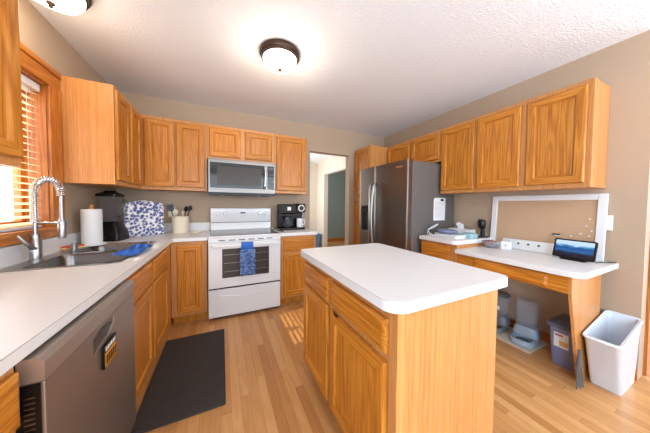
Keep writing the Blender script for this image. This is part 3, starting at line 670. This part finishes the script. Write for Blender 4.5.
# ------------------------------------------------------------------ microwave
MX0, MX1, MY, MZ0, MZ1 = .934, 1.698, -.395, 1.345, 1.765
mw = thing('microwave', 'stainless steel over-the-range microwave with dark window', 'microwave', ((MX0+MX1)/2, -.2, MZ0))
obj('casing', bx(MX0, MX1, MY+.03, -.003, MZ0+.008, MZ1-.001), plain('microwave_shell', (60,58,56), .5), mw)
obj('front_frame', bx(MX0, MX1, MY, MY+.029, MZ0+.03, MZ1-.002), STEEL, mw, bevel=.004)
obj('lower_vent', bx(MX0+.004, MX1-.004, MY+.004, MY+.03, MZ0, MZ0+.029), BLACK, mw)
obj('top_grille', bx(MX0+.01, MX1-.01, MY-.001, MY+.003, MZ1-.018, MZ1-.008), plain('grille_grey', (120,116,112), .4, .8), mw)
obj('door_glass', bx(MX0+.02, 1.575, MY-.005, MY-.0005, MZ0+.085, MZ1-.045), GLASSB, mw, bevel=.002)
obj('window', bx(MX0+.09, 1.52, MY-.0065, MY-.0055, MZ0+.12, MZ1-.085), GREYGL, mw)
obj('control_panel', bx(1.598, MX1-.018, MY-.005, MY-.0005, MZ0+.085, MZ1-.045), GLASSB, mw, bevel=.002)
obj('display', bx(1.612, MX1-.032, MY-.0062, MY-.0052, MZ1-.095, MZ1-.065), plain('dim_display', (50,60,66), .2), mw)
for i in range(3):
    for j in range(5): obj('button', bx(1.612+i*.02, 1.626+i*.02, MY-.0062, MY-.0052, 1.462+j*.036, 1.480+j*.036), plain('button_grey', (70,70,72), .4) if (i, j) == (0, 0) else bpy.data.materials['button_grey'], mw)
b = NB(); tube(b, spline([(1.556, MY-.008, MZ1-.055), (1.562, MY-.032, MZ1-.075), (1.566, MY-.04, (MZ0+MZ1)/2+.03), (1.562, MY-.032, MZ0+.115), (1.556, MY-.008, MZ0+.095)]), .011, 12); obj('handle', b, CHROME, mw, smooth=True)
for x in (1.08, 1.50):
    b = NB(); lathe(b, [(0, 0), (.022, 0), (.022, .004), (0, .004)], (x, -.30, MZ0-.004), 16); obj('task_light', b, WPLAS, mw)

# ------------------------------------------------------------------ coffee maker
cm = thing('coffee_maker', 'black dual coffee maker with glass carafe and a single cup side', 'coffee maker', (1.955, -.225, H+.001), math.radians(2))
Lc = dict(local=True)
obj('base_plate', bx(-.175, .165, -.14, .10, 0, .028), BLACK, cm, bevel=.008, **Lc)
obj('tower', bx(-.175, .165, .0, .10, .028, .345), BLACK, cm, bevel=.01, **Lc)
b = NB(); prism(b, [(-.135, .225), (.0, .205), (.0, .345), (-.125, .345), (-.14, .33)], -.175, .035, axis='x'); obj('brew_head', b, BLACK, cm, bevel=.006, **Lc)
b = NB(); prism(b, [(-.142, .235), (.0, .22), (.0, .352), (-.12, .352), (-.142, .33)], .038, .165, axis='x'); obj('pod_head', b, BLACK, cm, bevel=.008, **Lc)
b = NB(); tube(b, [(.102, -.140, .292), (.102, -.146, .292)], [.05, .046], 24); obj('pod_bezel', b, NICKEL, cm, smooth=True, **Lc)
b = NB(); tube(b, [(.102, -.1462, .292), (.102, -.149, .292)], [.032, .03], 24); obj('pod_door', b, BLACK, cm, smooth=True, **Lc)
obj('control_display', bx(-.095, -.045, -.139, -.133, .262, .315), WPLAS, cm, **Lc)
b = NB(); lathe(b, [(.035, 0), (.062, .01), (.072, .05), (.066, .10), (.048, .13), (.05, .14)], (-.075, -.06, .03), 24); obj('carafe', b, SMOKE, cm, smooth=True, **Lc)
b = NB(); lathe(b, [(0, .0), (.055, .0), (.055, .012), (0, .018)], (-.075, -.06, .171), 24); obj('carafe_lid', b, BLACK, cm, smooth=True, **Lc)
b = NB(); tube(b, spline([(-.12, -.10, .16), (-.16, -.135, .15), (-.165, -.14, .09), (-.135, -.105, .055)]), .008, 8); obj('carafe_handle', b, BLACK, cm, smooth=True, **Lc)
obj('water_tank', bx(.166, .182, -.01, .09, .03, .32), NICKEL, cm, bevel=.005, **Lc)
mu = thing('coffee_mug', 'white mug standing under the single cup side of the coffee maker', 'mug', (2.058, -.305, H+.030))
b = NB(); lathe(b, [(0, 0), (.040, 0), (.043, .006), (.043, .12), (.039, .12), (.038, .008), (0, .008)], (0, 0, 0), 24); obj('cup', b, WPLAS, mu, smooth=True, local=True)
b = NB(); tube(b, spline([(.041, 0, .10), (.072, 0, .095), (.076, 0, .05), (.042, 0, .025)]), .006, 8); obj('handle', b, WPLAS, mu, smooth=True, local=True)
b = NB(); tube(b, spline([(1.80, -.06, H+.012), (1.745, -.12, H+.008), (1.725, -.30, H+.007), (1.75, -.45, H+.007), (1.78, -.50, H+.007)]), .005, 6)
tag(obj('power_cord', b, BLACK, smooth=True), 'black power cord beside the coffee maker at the edge of the range', 'cord')

# ------------------------------------------------------------------ refrigerator
fx, fy0, fy1, fz = 2.955, -1.362, -.448, 1.765
fr = thing('refrigerator', 'dark stainless side by side refrigerator with curved bar handles and water dispenser', 'refrigerator', (3.37, -.905, 0))
obj('cabinet_body', bx(3.035, XR-.02, fy0+.004, fy1-.004, .04, fz-.012), FSIDE, fr, bevel=.004)
obj('base_grille', bx(3.05, 3.30, fy0+.01, fy1-.01, 0, .04), BLACK, fr)
def fdoor(y0, y1):
    b = NB(); prism(b, rrect(fx, fx+.075, y0, y1, [0, .018, .018, 0], 4), .06, fz); return b
ys = -.795
d1 = obj('door', fdoor(fy0, ys-.004), FRST, fr); d2 = obj('door', fdoor(ys+.004, fy1), FRST, fr); d2['label'] = 'left freezer door with water dispenser'; d1['label'] = 'wide right fridge door'
cb = bx(fx-.05, fx+.045, -.668, -.496, .868, 1.238); bpy.context.view_layer.update(); cut(d2, cb)
for par, yy, sgn in ((d1, ys-.04, 1), (d2, ys+.04, -1)):
    b = NB(); tube(b, spline([(fx-.002, yy, 1.53), (fx-.045, yy, 1.50), (fx-.062, yy+sgn*.012, 1.3), (fx-.068, yy+sgn*.018, 1.08), (fx-.062, yy+sgn*.012, .86), (fx-.045, yy, .66), (fx-.002, yy, .63)]), .0135, 12); obj('handle', b, NICKEL, par, smooth=True)
b = NB(); box(b, fx+.0, fx+.012, -.667, -.497, 1.13, 1.237); obj('dispenser_panel', b, GLASSB, d2)
b = NB(); box(b, fx+.03, fx+.044, -.667, -.497, .869, 1.129); obj('dispenser_recess', b, BLACK, d2); 
b = NB(); box(b, fx-.004, fx+.03, -.664, -.500, .8685, .878); obj('drip_tray', b, NICKEL, d2)
b = NB()
for k in range(9): box(b, fx-.0015, fx-.0002, -1.285+k*.011, -1.278+k*.011, 1.688, 1.688+(.014 if k % 3 else .018))
obj('nameplate', b, CHROME, d1)
# paper with clip on the fridge side
pp = thing('paper_list', 'white printed list hanging on the side of the refrigerator', 'paper', (3.495, -1.3585, 1.20))
b = NB(); prism(b, [(-.105, -.135), (.100, -.135), (.105, .140), (-.085, .140), (-.105, .120)], -.0022, -.0012, axis='y'); obj('sheet', b, PAPER, pp, local=True)
b = NB()
for k in range(13): box(b, -.085, .0+.05*((k*7) % 3)/2, -.0028, -.0023, .085-k*.015, .0875-k*.015)
for k in range(13): box(b, .035, .042, -.0028, -.0023, .085-k*.015, .0875-k*.015)
obj('printed_lines', b, plain('grey_print', (150,150,155), .8), pp, local=True)
cl = thing('magnetic_clip', 'black magnetic clip holding the list on the refrigerator', 'clip', (3.525, -1.3625, 1.315))
obj('jaw', bx(-.018, .018, -.010, 0, -.013, .013), BLACK, cl, local=True, bevel=.003); obj('tail', bx(.018, .040, -.006, 0, -.006, .006), BLACK, cl, local=True)

# ------------------------------------------------------------------ things on the small counter
HS = .904
t = thing('storage_tray', 'white flat plastic tray on the small counter beside the fridge', 'tray', (3.36, -1.60, HS))
b = NB(); R = []
for ins, z in ((.01, 0), (0, .035), (.006, .035), (.014, .006)): R.append([(x, y, z) for x, y in rrect(-.10+ins, .10-ins, -.13+ins, .13-ins, .015, 4)])
loft(b, R); obj('tray_body', b, WPLAS, t, smooth=True, local=True)
b = NB(); lathe(b, [(0, 0), (.08, .0), (.095, .02), (.09, .035), (.05, .045), (0, .048)], (3.36, -1.56, HS+.0365), 20, sy=1.15)
tag(obj('folded_cloth', b, PURP, smooth=True), 'lilac blue folded cloth heaped in the white tray', 'cloth')
t = thing('tissue_box', 'white box with a tissue sticking up behind the white tray', 'tissue box', (3.60, -1.565, HS), math.radians(5))
obj('carton', bx(-.06, .06, -.12, .12, 0, .075), PAPER, t, local=True, bevel=.002)
b = NB(); R = []
for z, s in ((.076, .030), (.10, .022), (.125, .035), (.15, .008)): R.append([(s*.5*math.cos(a*PI/4)*(1+.4*(a % 2)), .4*(z-.076)+s*math.sin(a*PI/4)*(1+.5*(a % 2)), z) for a in range(8)])
loft(b, R); obj('tissue', b, PAPER, t, local=True)
b = NB(); R = []
for ins, z in ((.006, 0), (0, .02), (.004, .045), (.03, .056)): R.append([(x, y, z) for x, y in rrect(3.40+ins, 3.53-ins, -1.795+ins, -1.68-ins*.2, .02, 4)])
loft(b, R, ); bmesh.ops.translate(b, verts=b.verts[:], vec=(.02, .01, HS))
tag(obj('wipes_packet', b, TEAL, smooth=True), 'teal patterned soft wipes packet at the counter edge', 'packet')
b = NB(); tube(b, spline([(3.22, -1.50, HS+.006), (3.20, -1.44, HS+.02), (3.25, -1.41, HS+.06), (3.30, -1.44, HS+.11), (3.33, -1.47, HS+.13), (3.28, -1.43, HS+.08), (3.22, -1.43, HS+.07), (3.20, -1.47, HS+.03), (3.26, -1.50, HS+.006), (3.24, -1.44, HS+.01)], 10), .0035, 6)
tag(obj('charging_cable', b, WPLAS, smooth=True), 'white charging cable coiled on the counter by the refrigerator', 'cable')
t = thing('device_stand', 'black upright device on a small stand between tissue box and cork board', 'device', (3.665, -1.745, HS), math.radians(-30))
obj('foot', bx(-.045, .045, -.04, .04, 0, .012), BLACK, t, local=True, bevel=.004); obj('stem', bx(.0, .024, -.02, .02, .012, .12), BLACK, t, local=True)
b = NB(); R = []
for z, s in ((.09, .022), (.11, .034), (.175, .036), (.195, .024)): R.append([(x, y, z) for x, y in rrect(-s*.8, s*.8, -s, s, s*.4, 4)])
loft(b, R); obj('head', b, BLACK, t, smooth=True, local=True)

# ------------------------------------------------------------------ things on the desk
HD = .8255
cbx = thing('cork_board', 'large white framed cork board leaning on the wall above the desk', 'cork board', (3.742, -2.18, HD)); cbx.rotation_euler = (0, math.radians(4.2), 0)
hw, hh, fw = .388, .527, .048
obj('cork_panel', bx(-.002, .004, -hw+.03, hw-.03, .03, hh-.03), CORK, cbx, local=True)
b = NB()
for q in ((-hw, -hw+fw, 0, hh), (hw-fw, hw, 0, hh)): box(b, -.014, .010, *q)
box(b, -.014, .010, -hw+fw, hw-fw, 0, fw); box(b, -.014, .010, -hw+fw, hw-fw, hh-fw, hh); obj('frame', b, WPAINT, cbx, local=True, bevel=.004)
def pin(px, pz, i):
    o = thing('push_pin', ('white push pin, topmost of the group at the right of the cork board', 'white push pin on the cork board, second from the top of the right group', 'leftmost white push pin on the cork board, just above the middle of the tablet', 'white push pin on the cork board in the middle of the group above the tablet', 'white push pin lowest at the right near the cork board frame', 'white push pin nearest the right frame of the cork board, third from the top')[i], 'push pin', (0, 0, 0), group='pins in the cork board')
    m = Matrix.Translation(cbx.location) @ cbx.rotation_euler.to_matrix().to_4x4(); o.location = m @ Vector((-.0025, px, pz)); o.rotation_euler = cbx.rotation_euler
    b = NB(); tube(b, [(0, 0, 0), (-.006, 0, 0), (-.007, 0, 0), (-.014, 0, 0)], [.0055, .0055, .003, .004], 10); obj('head', b, WPLAS, o, smooth=True, local=True)
for i, (py, pz) in enumerate(((-.306, .324), (-.290, .267), (-.209, .174), (-.262, .201), (-.308, .186), (-.319, .229))): pin(py, pz, i)
t = thing('board_magnet', 'small green and white magnet on the cork board left above the tablet', 'magnet', (3.745, -2.305, 1.005)); 
obj('body', bx(-.012, 0, -.022, .022, -.006, .006), BLACK, t, local=True); obj('band', bx(-.013, -.001, -.022, .010, -.012, -.006), WPLAS, t, local=True)
hr = thing('hook_rail', 'long white rail with four dark holes leaning in front of the cork board', 'rail', (3.700, -2.115, HD)); hr.rotation_euler = (0, math.radians(12), 0)
obj('rail_body', bx(-.006, .006, -.185, .195, 0, .098), WPAINT, hr, local=True, bevel=.004)
for k in range(4):
    b = NB(); tube(b, [(-.007, .135-k*.075, .06), (-.0095, .135-k*.075, .06)], .009, 12); obj('hole', b, BLACK, hr, local=True)
t = thing('desk_clock', 'small white square clock standing beside the glass bowl', 'clock', (3.60, -2.005, HD), math.radians(22))
b = NB(); prism(b, [(y, z) for y, z in rrect(-.042, .042, 0, .078, .014, 5)], -.02, .02, axis='x'); obj('case', b, WPLAS, t, local=True, bevel=.003)
b = NB(); prism(b, [(y, z) for y, z in rrect(-.033, .033, .009, .069, .010, 5)], -.0215, -.0203, axis='x'); obj('face', b, PAPER, t, local=True)
b = NB(); box(b, -.0225, -.0217, -.002, .002, .037, .056); box(b, -.0225, -.0217, -.002, .014, .037, .041); obj('hands', b, BLACK, t, local=True)
t = thing('glass_bowl', 'clear glass bowl with reddish brown contents at the left end of the desk', 'bowl', (3.55, -1.895, HD))
b = NB(); lathe(b, [(0, 0), (.035, 0), (.060, .02), (.072, .060), (.074, .068), (.070, .066), (.057, .022), (.033, .005), (0, .005)], (0, 0, 0), 28); obj('bowl_body', b, CLEAR, t, smooth=True, local=True)
b = NB(); lathe(b, [(0, 0), (.045, .0), (.064, .035), (.050, .055), (0, .066)], (3.55, -1.895, HD+.012), 20, sx=.9, sy=.9)
tag(obj('snack_heap', b, plain('red_brown_snack', (140,70,42), .8, mottle=.5, bscale=70, bump=.8), smooth=True), 'reddish brown snack heap inside the clear glass bowl', 'snack', kind='stuff')
tb = thing('tablet', 'black smart display showing a blue landscape on the desk', 'tablet', (3.60, -2.452, HD), math.radians(-6))
b = NB(); b2 = [(.0, .012), (.05, .012), (.05, 0), (-.035, 0)]
obj('stand', bx(-.035, .055, -.07, .07, 0, .012), BLACK, tb, local=True, bevel=.004)
dis = bpy.data.objects.new('display', None)
b = NB(); prism(b, [(y, z) for y, z in rrect(-.118, .118, .0, .152, .012, 5)], -.006, .006, axis='x'); bmesh.ops.rotate(b, verts=b.verts[:], cent=(0, 0, 0), matrix=Matrix.Rotation(math.radians(14), 3, 'Y')); bmesh.ops.translate(b, verts=b.verts[:], vec=(-.02, 0, .012)); d = obj('display_housing', b, BLACK, tb, local=True, bevel=.002)
bpy.data.objects.remove(dis)
b = NB(); prism(b, [(y, z) for y, z in rrect(-.106, .106, .014, .140, .004, 3)], -.0072, -.0064, axis='x'); bmesh.ops.rotate(b, verts=b.verts[:], cent=(0, 0, 0), matrix=Matrix.Rotation(math.radians(14), 3, 'Y')); bmesh.ops.translate(b, verts=b.verts[:], vec=(-.02, 0, .012)); obj('screen', b, SCREEN, tb, local=True)
b = NB(); tube(b, spline([(3.60, -2.56, HD+.006), (3.66, -2.575, HD+.006), (3.72, -2.60, HD+.006), (3.775, -2.618, HD+.006)]), .0035, 6)
tag(obj('power_cord', b, BLACK, smooth=True), 'black cord running from the smart display to the desk edge', 'cord')
t = thing('light_switch', 'white light switch plate on the wall right of the cork board', 'light switch', (XR-.0005, -2.558, 1.125))
obj('plate', bx(-.007, 0, -.036, .036, -.058, .058), WPLAS, t, local=True, bevel=.002); obj('toggle', bx(-.018, -.007, -.005, .005, -.002, .02), WPLAS, t, local=True)

# ------------------------------------------------------------------ under and beside the desk
b = NB(); prism(b, rrect(3.43, 3.765, -2.275, -1.83, .03, 4), .001, .006)
tag(obj('feeding_mat', b, BEIGE), 'beige feeding mat on the floor under the desk', 'mat')
def feeder(name, label, x, y, rz, mb, md_, wide, hopper_top, cat):
    t = thing(name, label, cat, (x, y, .0065), rz)
    b = NB(); R = []
    for ins, z in ((.012, 0), (0, .012), (0, .04), (.008, .052)): R.append([(px*1.0, py, z) for px, py in rrect(-.165+ins, .10-ins, -wide+ins, wide-ins, wide*.85-ins*.8, 8)])
    R.append([(px, py, .05) for px, py in rrect(-.150, -.0, -wide+.022, wide-.022, (wide-.022)*.85, 8)])
    R.append([(px, py, .018) for px, py in rrect(-.135, -.012, -wide+.032, wide-.032, (wide-.032)*.8, 8)])
    loft(b, R); obj('bowl_base', b, mb, t, smooth=True, local=True)
    b = NB(); lathe(b, [(.0, 0), (.048, 0), (.05, .006), (0, .010)], (-.075, 0, .020), 20); o = obj('bowl_contents', b, md_, t, smooth=True, local=True)
    b = NB(); R = []
    for z, s in ((.045, 1.05), (.075, 1.06), (.115, .92), (.13, .86)): R.append([(px+.03, py, z) for px, py in rrect(-.062*s, .062*s, -.085*s, .085*s, .035, 6)])
    loft(b, R); obj('collar', b, mb, t, smooth=True, local=True)
    b = NB(); R = []
    for z, s in ((.131, .82), (hopper_top-.03, .93), (hopper_top, .90)): R.append([(px+.03, py, z) for px, py in rrect(-.062*s, .062*s, -.085*s, .085*s, .03, 6)])
    loft(b, R, cap1=(cat == 'water dispenser')); obj('hopper', b, CLEAR, t, smooth=True, local=True)
    return t
feeder('pet_water_dispenser', 'blue grey pet water dispenser with clear tank, nearer the slate blue bin', 3.63, -2.165, math.radians(8), FGREY, plain('water_blue', (96,110,124), .1), .088, .37, 'water dispenser')
t = feeder('pet_food_dispenser', 'grey pet food dispenser with dark lid, farther under the desk', 3.63, -1.935, math.radians(5), FDARK, KIB, .082, .33, 'food dispenser')
b = NB(); R = []
for z, s in ((.331, 1.0), (.345, 1.02), (.36, .9)): R.append([(px+.03, py, z) for px, py in rrect(-.062*s, .062*s, -.085*s, .085*s, .035, 6)])
loft(b, R); obj('lid', b, plain('feeder_lid_grey', (92,94,98), .4), t, smooth=True, local=True)
obj('sticker', bx(-.031, -.0295, -.03, .02, .20, .235), PAPER, t, local=True)
# slate blue food bin
fb = thing('pet_food_bin', 'slate blue lidded food storage bin under the desk end', 'storage bin', (3.585, -2.455, 0))
b = NB(); R = []
for z, sx, sy_2 in ((0.0, .105, .062), (.01, .110, .066), (.30, .130, .080), (.305, .136, .084)): R.append([(x, y, z) for x, y in rrect(-sx, sx, -sy_2, sy_2, .018, 4)])
loft(b, R); obj('bin_body', b, BINB, fb, smooth=True, local=True)
b = NB(); R = []
for z, sx, sy_2 in ((.3055, .145, .092), (.328, .145, .092), (.334, .138, .086), (.336, .12, .07), (.345, .11, .062)): R.append([(x, y, z) for x, y in rrect(-sx, sx, -sy_2, sy_2, .02, 4)])
loft(b, R); obj('lid', b, BINL, fb, smooth=True, local=True)
lb = NB(); 
def onface(z0, z1, y0, y1, off):
    f = lambda z: -(.110+(.130-.110)*(z-.01)/.29)-off
    vs = [(f(z0), y0, z0), (f(z0), y1, z0), (f(z1), y1, z1), (f(z1), y0, z1)]; ws = [(x+.0006, y, z) for x, y, z in vs]
    return vs, ws
def labelbox(b, *a):
    v, w_ = onface(*a); loft(b, [v, w_]); return b
obj('label_sticker', labelbox(NB(), .15, .265, -.030, .050, .0012), PAPER, fb, local=True)
obj('label_picture', labelbox(NB(), .165, .205, -.028, .020, .0022), plain('tan_print', (205,165,110), .6), fb, local=True)
obj('label_header', labelbox(NB(), .24, .252, .0, .044, .0022), plain('maroon_print', (150,60,90), .6), fb, local=True)
# white bin with slanted rim
wb = thing('waste_bin', 'tall white open waste bin with slanted rim at the end of the desk', 'waste bin', (3.58, -2.664, 0))
def ring(x0, x1, hy, r, zf, zb, xa=-.29, xb=.215):
    return [(x, y, zf+(zb-zf)*(x-xa)/(xb-xa)) for x, y in rrect(x0, x1, -hy, hy, r, 6)]
b = NB(); R = [ring(-.125, .145, .066, .02, 0, 0), ring(-.13, .15, .070, .02, .012, .012), ring(-.240, .20, .078, .025, .335, .425), ring(-.252, .208, .083, .03, .345, .435), ring(-.258, .21, .086, .03, .355, .445), ring(-.254, .206, .082, .03, .365, .455), ring(-.238, .195, .070, .022, .362, .452), ring(-.228, .19, .068, .02, .33, .42), ring(-.12, .14, .062, .018, .02, .02)]
loft(b, R); obj('bin_shell', b, BINW, wb, smooth=True, local=True)
# hand broom between desk panel and bin
hb = thing('hand_broom', 'small broom with grey bristles wedged between desk panel and white bin', 'broom', (3.285, -2.587, 0))
b = NB()
for k in range(14): tube(b, [(-.02+.003*k, .006*math.sin(k*2), .17), (-.04+.006*k, -.004+.012*math.sin(k*3), .012+.01*((k*5) % 3))], .0035, 5)
obj('bristles', b, GBRIS, hb, local=True)
b = NB(); tube(b, [(0, 0, .165), (.0, 0, .20), (.002, 0, .24), (.003, .0, .27)], [.018, .012, .009, .009], 10); obj('handle', b, GBRIS, hb, local=True, smooth=True)
# blue basket in the passage
b = NB(); R = []
for z, s in ((0, .14), (.40, .18), (.41, .19), (.40, .17), (.03, .13)): R.append([(3.46+x, 2.58+y, z) for x, y in rrect(-s, s, -s, s, .04, 4)])
loft(b, R); tag(obj('laundry_basket', b, LBLUE, smooth=True), 'light blue plastic basket standing in the passage beyond the doorway', 'basket')

# ------------------------------------------------------------------ ceiling lights
def ceiling_light(x, y, label, power):
    t = thing('ceiling_light', label, 'ceiling light', (x, y, ZC-.145), group=None)
    b = NB(); lathe(b, [(0, .144), (.160, .144), (.163, .125), (.156, .110), (.150, .108), (.146, .092), (.138, .088), (.138, .100), (0, .110)], (0, 0, 0), 40); obj('rim', b, BRONZE, t, smooth=True, local=True)
    b = NB(); lathe(b, [(.136, .094), (.133, .072), (.114, .045), (.080, .028), (.04, .020), (0, .018)], (0, 0, 0), 40); obj('glass_dome', b, DOME, t, smooth=True, local=True)
    b = NB(); lathe(b, [(0, .02), (.016, .018), (.018, .010), (.010, .002), (.008, -.008), (.004, -.014), (0, -.016)], (0, 0, 0), 16); obj('finial', b, BRONZE, t, smooth=True, local=True)
    d = bpy.data.lights.new('bulb', 'POINT'); d.energy = power; d.color = (1, .86, .68); d.shadow_soft_size = .12
    l = bpy.data.objects.new('bulb', d); COL.objects.link(l); l.location = (x, y, ZC-.24)
ceiling_light(1.515, -1.365, 'flush ceiling light with dark rim and frosted dome in the middle of the ceiling', 8)
ceiling_light(.215, -1.40, 'flush ceiling light above the sink, cut off by the top edge', 4)
